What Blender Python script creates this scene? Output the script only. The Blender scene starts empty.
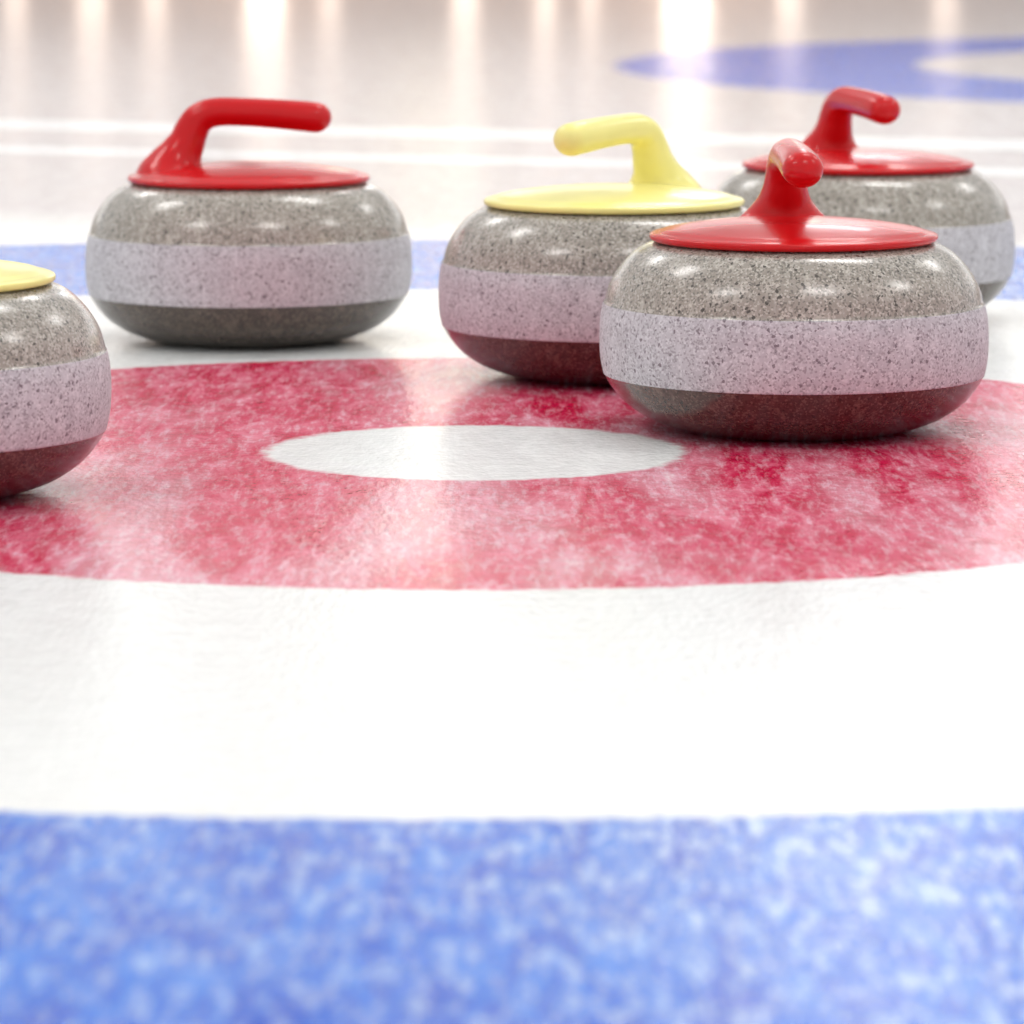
import bpy, math, bmesh
from mathutils import Vector
S=bpy.context.scene
S.view_settings.view_transform='Standard'
S.view_settings.look='None'
S.view_settings.exposure=0.0
COL=S.collection

# ---------- node helpers
def newmat(name):
    m=bpy.data.materials.new(name); m.use_nodes=True
    nt=m.node_tree; b=nt.nodes['Principled BSDF']
    return m,nt,b
def N(nt,t,**kw):
    n=nt.nodes.new(t)
    for k,v in kw.items(): setattr(n,k,v)
    return n
def math_(nt,op,a,b=None,c=None,clamp=False):
    n=nt.nodes.new('ShaderNodeMath'); n.operation=op; n.use_clamp=clamp
    for i,x in enumerate((a,b,c)):
        if x is None: continue
        if isinstance(x,(int,float)): n.inputs[i].default_value=x
        else: nt.links.new(x,n.inputs[i])
    return n.outputs[0]
def mix(nt,f,a,b):
    n=nt.nodes.new('ShaderNodeMix'); n.data_type='RGBA'
    for s,x in ((n.inputs[0],f),(n.inputs[6],a),(n.inputs[7],b)):
        if isinstance(x,(int,float)): s.default_value=x
        elif isinstance(x,tuple): s.default_value=x if len(x)==4 else (*x,1)
        else: nt.links.new(x,s)
    return n.outputs[2]
def smooth(nt,x,lo,hi,a=0.0,b=1.0):
    n=nt.nodes.new('ShaderNodeMapRange'); n.interpolation_type='SMOOTHSTEP'
    nt.links.new(x,n.inputs[0])
    n.inputs[1].default_value=lo;n.inputs[2].default_value=hi;n.inputs[3].default_value=a;n.inputs[4].default_value=b
    return n.outputs[0]
def noise(nt,vec,scale,detail=3,rough=.5,dist=0):
    n=N(nt,'ShaderNodeTexNoise'); nt.links.new(vec,n.inputs['Vector'])
    n.inputs['Scale'].default_value=scale;n.inputs['Detail'].default_value=detail
    n.inputs['Roughness'].default_value=rough;n.inputs['Distortion'].default_value=dist
    return n.outputs['Fac']
def mapping(nt,P,rot,sc):
    mp=N(nt,'ShaderNodeMapping'); nt.links.new(P,mp.inputs[0]); mp.inputs['Rotation'].default_value=(0,0,rot); mp.inputs['Scale'].default_value=sc
    return mp.outputs[0]

CAM_H=.414; F=4434.0
# ---------- ice
def ice_mat():
    m,nt,b=newmat('ice')
    tc=N(nt,'ShaderNodeTexCoord'); P=tc.outputs['Object']
    sx=N(nt,'ShaderNodeSeparateXYZ'); nt.links.new(P,sx.inputs[0])
    X,Y=sx.outputs[0],sx.outputs[1]
    wob=math_(nt,'MULTIPLY',math_(nt,'SUBTRACT',noise(nt,P,60,3),.5),.018)
    def dist(cx,cy):
        dx=math_(nt,'SUBTRACT',X,cx);dy=math_(nt,'SUBTRACT',Y,cy)
        d=math_(nt,'SQRT',math_(nt,'ADD',math_(nt,'MULTIPLY',dx,dx),math_(nt,'MULTIPLY',dy,dy)))
        return math_(nt,'ADD',d,wob)
    def band(d,lo,hi,e=.006):
        return math_(nt,'MULTIPLY',smooth(nt,d,lo-e,lo+e),smooth(nt,d,hi-e,hi+e,1,0))
    # ice is scraped and frosted along the direction of play
    Pd=mapping(nt,P,.10,(1,.24,1))
    Ps=mapping(nt,P,-.12,(1,.16,1))
    big=noise(nt,Pd,6,4,.6,.6)
    med=noise(nt,Pd,38,5,.7,.8)
    fine=noise(nt,Ps,150,3,.75)
    grain=noise(nt,mapping(nt,P,.05,(1,.22,1)),125,3,.7)
    white=mix(nt,big,(.84,.86,.855),(.88,.88,.86))
    white=mix(nt,math_(nt,'MULTIPLY',smooth(nt,fine,.35,.65),.28),white,(.96,.96,.95))
    red=mix(nt,smooth(nt,med,.3,.7),(.60,.004,.05),(.74,.028,.12))
    blue=mix(nt,smooth(nt,med,.3,.7),(.0,.07,.54),(.006,.18,.74))
    fr=math_(nt,'ADD',math_(nt,'MULTIPLY',smooth(nt,big,.44,.64),.34),math_(nt,'MULTIPLY',smooth(nt,med,.42,.72),.24))
    fr=math_(nt,'ADD',fr,math_(nt,'MULTIPLY',smooth(nt,fine,.44,.70),.34),clamp=True)
    redf=mix(nt,fr,red,(.90,.74,.82))
    frost_glint=math_(nt,'ADD',math_(nt,'MULTIPLY',fr,.40),math_(nt,'MULTIPLY',smooth(nt,grain,.45,.68),.62),clamp=True)  # frost plus white specks painted in as sparkle
    glint_right=smooth(nt,math_(nt,'ADD',X,math_(nt,'MULTIPLY',big,.2)),-.05,.36,.58,1.15)  # painted lamp glints: white specks strengthened towards the right
    bluef=mix(nt,math_(nt,'MULTIPLY',frost_glint,glint_right),blue,(.70,.84,.97))
    c=white
    hx,hy=-.0264,3.167
    d1=dist(hx,hy)
    c=mix(nt,band(d1,.15,.61),c,redf)
    c=mix(nt,band(d1,1.230,1.83),c,bluef)
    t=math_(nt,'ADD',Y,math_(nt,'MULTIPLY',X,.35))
    wall_reflect=smooth(nt,t,4.9,5.3)  # beige wall reflection painted onto the white far ice
    c=mix(nt,math_(nt,'MULTIPLY',wall_reflect,.72),c,(.50,.44,.46))
    d2=dist(2.06,9.42)
    c=mix(nt,band(d2,1.20,1.84,.02),c,(.0,.09,.60))
    c=mix(nt,band(d2,.15,.61,.02),c,redf)
    c=mix(nt,band(t,6.3,6.42,.03),c,(.95,.97,1))
    c=mix(nt,band(t,6.88,7.1,.03),c,(.95,.97,1))
    nt.links.new(c,b.inputs['Base Color'])
    rr=smooth(nt,med,.3,.8,.16,.27)
    nt.links.new(rr,b.inputs['Roughness'])
    b.inputs['IOR'].default_value=1.31
    b.inputs['Specular IOR Level'].default_value=.28
    Pb=mapping(nt,P,0,(1,.45,1))
    hb=math_(nt,'ADD',noise(nt,Pb,190,2,.6),math_(nt,'MULTIPLY',noise(nt,P,45,2),.8))
    bp=N(nt,'ShaderNodeBump'); bp.inputs['Strength'].default_value=.7; bp.inputs['Distance'].default_value=.0011
    nt.links.new(hb,bp.inputs['Height']); nt.links.new(bp.outputs[0],b.inputs['Normal'])
    return m

def granite(name,base,dark,light,rough,speck=.5,coat=0):
    m,nt,b=newmat(name)
    tc=N(nt,'ShaderNodeTexCoord'); P=tc.outputs['Object']
    def vor(scale):
        v=N(nt,'ShaderNodeTexVoronoi'); nt.links.new(P,v.inputs['Vector']); v.inputs['Scale'].default_value=scale
        s=N(nt,'ShaderNodeSeparateColor'); nt.links.new(v.outputs['Color'],s.inputs[0]); return s.outputs
    v1=vor(720); v2=vor(480)
    n=noise(nt,P,35,3)
    n2=noise(nt,mapping(nt,P,0,(1,1,.3)),110,3,.7)
    c=mix(nt,n,tuple(x*.85 for x in base),tuple(min(1,x*1.12) for x in base))
    c=mix(nt,math_(nt,'MULTIPLY',smooth(nt,n2,.48,.7),.42),c,light)
    c=mix(nt,math_(nt,'MULTIPLY',smooth(nt,v1[0],.68,.8),speck*.8),c,dark)
    c=mix(nt,math_(nt,'MULTIPLY',smooth(nt,v1[1],.75,.85),speck*.9),c,light)
    c=mix(nt,math_(nt,'MULTIPLY',smooth(nt,v2[2],.953,.973),min(1,speck*1.4)),c,dark)
    nt.links.new(c,b.inputs['Base Color'])
    b.inputs['Roughness'].default_value=rough
    b.inputs['Coat Weight'].default_value=coat; b.inputs['Coat Roughness'].default_value=.17
    return m
def plastic(name,col,rough=.25):
    m,nt,b=newmat(name)
    tc=N(nt,'ShaderNodeTexCoord')
    n=noise(nt,tc.outputs['Object'],25,3)
    nt.links.new(mix(nt,n,tuple(x*.93 for x in col),tuple(min(1,x*1.05) for x in col)),b.inputs['Base Color'])
    b.inputs['Roughness'].default_value=rough
    b.inputs['Specular IOR Level'].default_value=.3
    b.inputs['Coat Weight'].default_value=.15; b.inputs['Coat Roughness'].default_value=.04
    return m
def emis(name,col,st):
    m,nt,b=newmat(name)
    b.inputs['Base Color'].default_value=(*col,1); b.inputs['Emission Color'].default_value=(*col,1)
    b.inputs['Emission Strength'].default_value=st
    return m
def paint(name,c1,c2,sc=4,rough=.6):
    m,nt,b=newmat(name); tc=N(nt,'ShaderNodeTexCoord')
    nt.links.new(mix(nt,noise(nt,tc.outputs['Object'],sc,4),c1,c2),b.inputs['Base Color']); b.inputs['Roughness'].default_value=rough
    return m

def mkobj(name,verts,faces,mats,parent=None,midx=None,smoothf=True):
    me=bpy.data.meshes.new(name); me.from_pydata(verts,[],faces); me.update()
    for mm in mats: me.materials.append(mm)
    for i,p in enumerate(me.polygons):
        p.use_smooth=smoothf
        if midx: p.material_index=midx[i]
    o=bpy.data.objects.new(name,me); COL.objects.link(o)
    if parent: o.parent=parent
    return o

def catmull(pts,n):
    out=[]; k=len(pts)
    for i in range(k-1):
        p0=pts[max(i-1,0)];p1=pts[i];p2=pts[i+1];p3=pts[min(i+2,k-1)]
        for s in range(n):
            t=s/n
            out.append([.5*(2*b+(-a+c)*t+(2*a-5*b+4*c-d)*t*t+(-a+3*b-3*c+d)*t**3) for a,b,c,d in zip(p0,p1,p2,p3)])
    out.append(list(pts[-1])); return out
def lathe(prof,seg=128):
    V=[];Fc=[]
    for r,z in prof:
        if r<1e-6: V.append((0,0,z))
        else:
            for k in range(seg):
                a=2*math.pi*k/seg; V.append((r*math.cos(a),r*math.sin(a),z))
    idx=[];c=0
    for r,z in prof:
        idx.append(c); c+=1 if r<1e-6 else seg
    for i in range(len(prof)-1):
        a,b=idx[i],idx[i+1]; ra,rb=prof[i][0]>1e-6,prof[i+1][0]>1e-6
        for k in range(seg):
            k2=(k+1)%seg
            if ra and rb: Fc.append((a+k,a+k2,b+k2,b+k))
            elif rb: Fc.append((a,b+k2,b+k))
            elif ra: Fc.append((a+k,a+k2,b))
    return V,Fc
def fixn(o):
    bm=bmesh.new(); bm.from_mesh(o.data); bmesh.ops.recalc_face_normals(bm,faces=bm.faces); bm.to_mesh(o.data); bm.free()

ZS=1.068
def zs(L): return [(r*.992,z*ZS) for r,z in L]
body_key=zs([(0,.006),(.055,.005),(.062,.0),(.075,.0),(.090,.0025),(.110,.0090),(.127,.0195),(.1375,.0310),(.1420,.0385)])
band_key=zs([(.1426,.0388),(.1450,.050),(.1457,.064),(.1450,.078),(.1428,.0880)])
top_key=zs([(.1420,.0887),(.1375,.1020),(.128,.1155),(.115,.1260),(.100,.1310),(.085,.1325)])
def make_stone(loc,gdir,mats,plast,name='curling_stone'):
    e=bpy.data.objects.new(name,None); COL.objects.link(e); e.empty_display_size=.05
    e.location=(loc[0],loc[1],0)
    e.rotation_euler=(0,0,math.atan2(gdir[1],gdir[0]))
    A,B,C=catmull(body_key,5),catmull(band_key,5),catmull(top_key,5)
    prof=A+B+C+[(0,.142)]
    V,Fc=lathe(prof)
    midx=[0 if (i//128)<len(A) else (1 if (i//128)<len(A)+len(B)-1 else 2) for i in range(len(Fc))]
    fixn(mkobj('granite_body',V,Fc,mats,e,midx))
    cap=[(0,.1400),(.100,.1398),(.1045,.1400),(.1068,.1412),(.1074,.1432),(.1066,.1450),(.103,.1462),(.101,.1466),(.098,.1476),(.092,.1492),(.07,.1526),(.045,.1552),(.02,.1564)]
    cp=[cap[0]]+catmull(cap[1:],4)+[(0,.1567)]
    V,Fc=lathe(cp)
    fixn(mkobj('handle_cap',V,Fc,[plast],e))
    pts=[(-.0640,.1440,.0400,.0450),(-.0670,.1500,.0330,.0360),(-.0650,.1565,.0255,.0275),(-.0600,.1655,.0195,.0205),
         (-.0550,.1750,.0165,.0172),(-.0510,.1850,.0152,.0155),(-.0440,.1955,.0140,.0146),(-.0310,.2010,.0130,.0142),
         (-.0100,.2015,.0126,.0143),(.0200,.2000,.0130,.0148),(.0450,.1980,.0135,.0154),(.0595,.1966,.0135,.0152)]
    sm=catmull(pts,5)
    u,z,rn,rv=sm[-1]
    for a in (15,30,45,60,72,82): 
        a=math.radians(a); sm.append([u+.0137*math.sin(a),z-.001*math.sin(a),rn*math.cos(a),rv*math.cos(a)])
    seg=32;V=[];Fc=[]
    for i,(u,z,rn,rv) in enumerate(sm):
        a=sm[max(i-1,0)];b=sm[min(i+1,len(sm)-1)]
        T=Vector((b[0]-a[0],0,b[1]-a[1])).normalized()
        w=max(0,1-i/18); T=(T*(1-w)+Vector((0,0,1))*w).normalized()
        vv=Vector((0,1,0)); nn=T.cross(vv)
        for k in range(seg):
            t=2*math.pi*k/seg
            V.append(tuple(Vector((u,0,z))+nn*(rn*math.cos(t))+vv*(rv*math.sin(t))))
    n=len(sm)
    for i in range(n-1):
        for k in range(seg):
            k2=(k+1)%seg; Fc.append((i*seg+k,i*seg+k2,(i+1)*seg+k2,(i+1)*seg+k))
    V.append((sm[-1][0]+.0003,0,sm[-1][1])); c=len(V)-1
    for k in range(seg): Fc.append(((n-1)*seg+k,(n-1)*seg+(k+1)%seg,c))
    V.append((sm[0][0],0,sm[0][1]-.002)); c=len(V)-1
    for k in range(seg): Fc.append((k,c,(k+1)%seg))
    fixn(mkobj('handle_grip',V,Fc,[plast],e))
    return e

g_top=granite('granite_polished',(.34,.305,.26),(.07,.06,.05),(.66,.61,.54),.24,.7,.45)
g_band=granite('granite_frosted',(.54,.52,.55),(.16,.13,.15),(.76,.75,.77),.6,.6)
g_botr=granite('granite_base_red_bounce',(.085,.038,.030),(.022,.012,.010),(.23,.14,.11),.2,.55,.25)  # underside shade and red ice bounce painted into the stone colour
g_botg=granite('granite_base_shaded',(.070,.050,.038),(.02,.016,.013),(.22,.17,.13),.2,.55,.25)  # underside shade and ice reflection painted in as dark brown-grey
red=plastic('red_handle',(.60,.003,.006)); yel=plastic('yellow_handle',(.95,.87,.30))
def pos(px,D): return ((px-512)/F*D,D)
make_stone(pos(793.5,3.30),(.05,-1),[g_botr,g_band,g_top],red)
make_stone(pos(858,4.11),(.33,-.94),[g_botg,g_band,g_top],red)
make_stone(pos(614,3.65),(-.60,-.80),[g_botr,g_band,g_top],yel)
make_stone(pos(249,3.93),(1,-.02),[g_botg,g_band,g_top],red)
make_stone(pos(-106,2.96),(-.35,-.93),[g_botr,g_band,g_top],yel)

# ---------- hall
def box(name,x0,x1,y0,y1,z0,z1,mat,parent=None,bev=0):
    V=[(x,y,z) for x in(x0,x1) for y in(y0,y1) for z in(z0,z1)]
    cx,cy,cz=(x0+x1)/2,(y0+y1)/2,(z0+z1)/2
    V=[(a-cx,b-cy,c-cz) for a,b,c in V]
    Fc=[(0,1,3,2),(4,6,7,5),(0,4,5,1),(2,3,7,6),(0,2,6,4),(1,5,7,3)]
    o=mkobj(name,V,Fc,[mat],parent,None,False); o.location=(cx,cy,cz)
    if bev:
        md=o.modifiers.new('b','BEVEL'); md.width=bev; md.segments=3
    return o
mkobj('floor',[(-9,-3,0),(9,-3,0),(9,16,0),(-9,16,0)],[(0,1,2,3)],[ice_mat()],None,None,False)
wallm=paint('wall_paint',(.62,.60,.58),(.70,.67,.64))
dado=paint('dado_wood',(.50,.40,.33),(.60,.50,.42),6)
frame=paint('window_frame_paint',(.7,.68,.66),(.76,.74,.72))
box('wall_back',-9,9,16,16.2,0,6,wallm)
box('trim_1',-9,9,15.96,16,0,.95,dado)
haze_mat=emis('haze_glow',(1,.985,.96),.9)  # added glow that gives the ice its reflected haze
k=0
for i in range(-4,5):
    k+=1
    e=bpy.data.objects.new('window_%d'%k,None); COL.objects.link(e); e.location=(i*1.9,15.97,2.0)  # unseen window, added so the ice reflects a bright haze
    H=.95
    box('glow_pane',-.85,.85,-.01,.02,-H,H,haze_mat,e)
    for nm,a in (('frame_left',(-.92,-.85,-.05,.03,-H-.07,H+.07)),('frame_right',(.85,.92,-.05,.03,-H-.07,H+.07)),('frame_top',(-.85,.85,-.05,.03,H,H+.07)),('sill',(-.85,.85,-.08,.03,-H-.07,-H)),('mullion',(-.85,.85,-.03,-.01,-.02,.02))):
        box(nm,*a,frame,e)
metal=paint('lamp_metal',(.5,.45,.4),(.6,.55,.5),5,.3)
def make_streak_lamp(px,st,r,h=.55):  # bollard form invented; stands in for low warm lights streaking the ice
    D=15.7; X=(px-512)/F*D
    e=bpy.data.objects.new('streak_lamp',None); COL.objects.link(e); e.location=(X,D,0)
    gl=emis('warm_glass_%d'%px,(1,.80,.66),st)
    V,Fc=lathe([(0,.03),(r,.03),(r,h-.03),(0,h-.03)],32); mkobj('glow_tube',V,Fc,[gl],e)
    V,Fc=lathe([(0,0),(r*1.5,0),(r*1.5,.02),(r*1.1,.03),(0,.03)],32); mkobj('base',V,Fc,[metal],e)
    V,Fc=lathe([(0,h-.03),(r*1.1,h-.03),(r*1.2,h-.015),(r*.8,h),(0,h)],32); mkobj('cap',V,Fc,[metal],e)
for px,st,r in ((15,1.3,.04),(92,1.6,.05),(155,1.3,.04),(265,2.8,.07),(330,1.2,.035),(465,1.8,.045),(545,1.6,.035),(590,1.2,.03),(687,3.4,.085),(790,1.4,.045),(945,1.1,.045)):
    make_streak_lamp(px,st,r)
def wall_lamp(X,z0,z1,st,w=.12,col=(1,.90,.70)):
    e=bpy.data.objects.new('wall_lamp',None); COL.objects.link(e); e.location=(X,15.9,(z0+z1)/2)
    h=(z1-z0)/2
    box('diffuser',-w,w,-.12,-.04,-h,h,emis('lamp_glow',col,st),e,.02)
    box('backplate',-w-.03,w+.03,-.04,.05,-h-.04,h+.04,metal,e)
wall_lamp(-.30,1.2,1.9,4.5,.09)
wall_lamp(1.05,1.75,2.4,4,.12)
wall_lamp(1.35,3.2,3.9,7,.40,(.95,.97,1))
def pendant(x,y,z,L,w,st):
    e=bpy.data.objects.new('pendant_lamp',None); COL.objects.link(e); e.location=(x,y,z)
    box('tube',-L/2,L/2,-w/2,w/2,-.03,.03,emis('tube_glow',(1,.98,.95),st),e,.02)
    box('housing',-L/2-.03,L/2+.03,-w/2-.03,w/2+.03,.03,.09,frame,e,.01)
    for s in (-1,1): box('rod',s*L/2*.8-.01,s*L/2*.8+.01,-.01,.01,.09,2.0,metal,e)
for x,y in ((-3,1.2),(1.2,.6),(-3,5),(1.2,5.2),(4.5,3),(4.5,8),(-3,9),(.9,9)):
    pendant(x,y,4.2,1.3,.6,15)

w=bpy.data.worlds.new('World'); S.world=w; w.use_nodes=True
w.node_tree.nodes['Background'].inputs[0].default_value=(.97,.985,1,1)
w.node_tree.nodes['Background'].inputs[1].default_value=.75

cd=bpy.data.cameras.new('camera'); cam=bpy.data.objects.new('camera',cd); COL.objects.link(cam)
cam.location=(0,0,CAM_H); cam.rotation_euler=(math.radians(90),0,0)
cd.sensor_width=36; cd.lens=F/1024*36; cd.shift_y=-640/1024
cd.dof.use_dof=True; cd.dof.focus_distance=3.1; cd.dof.aperture_fstop=11
S.camera=cam
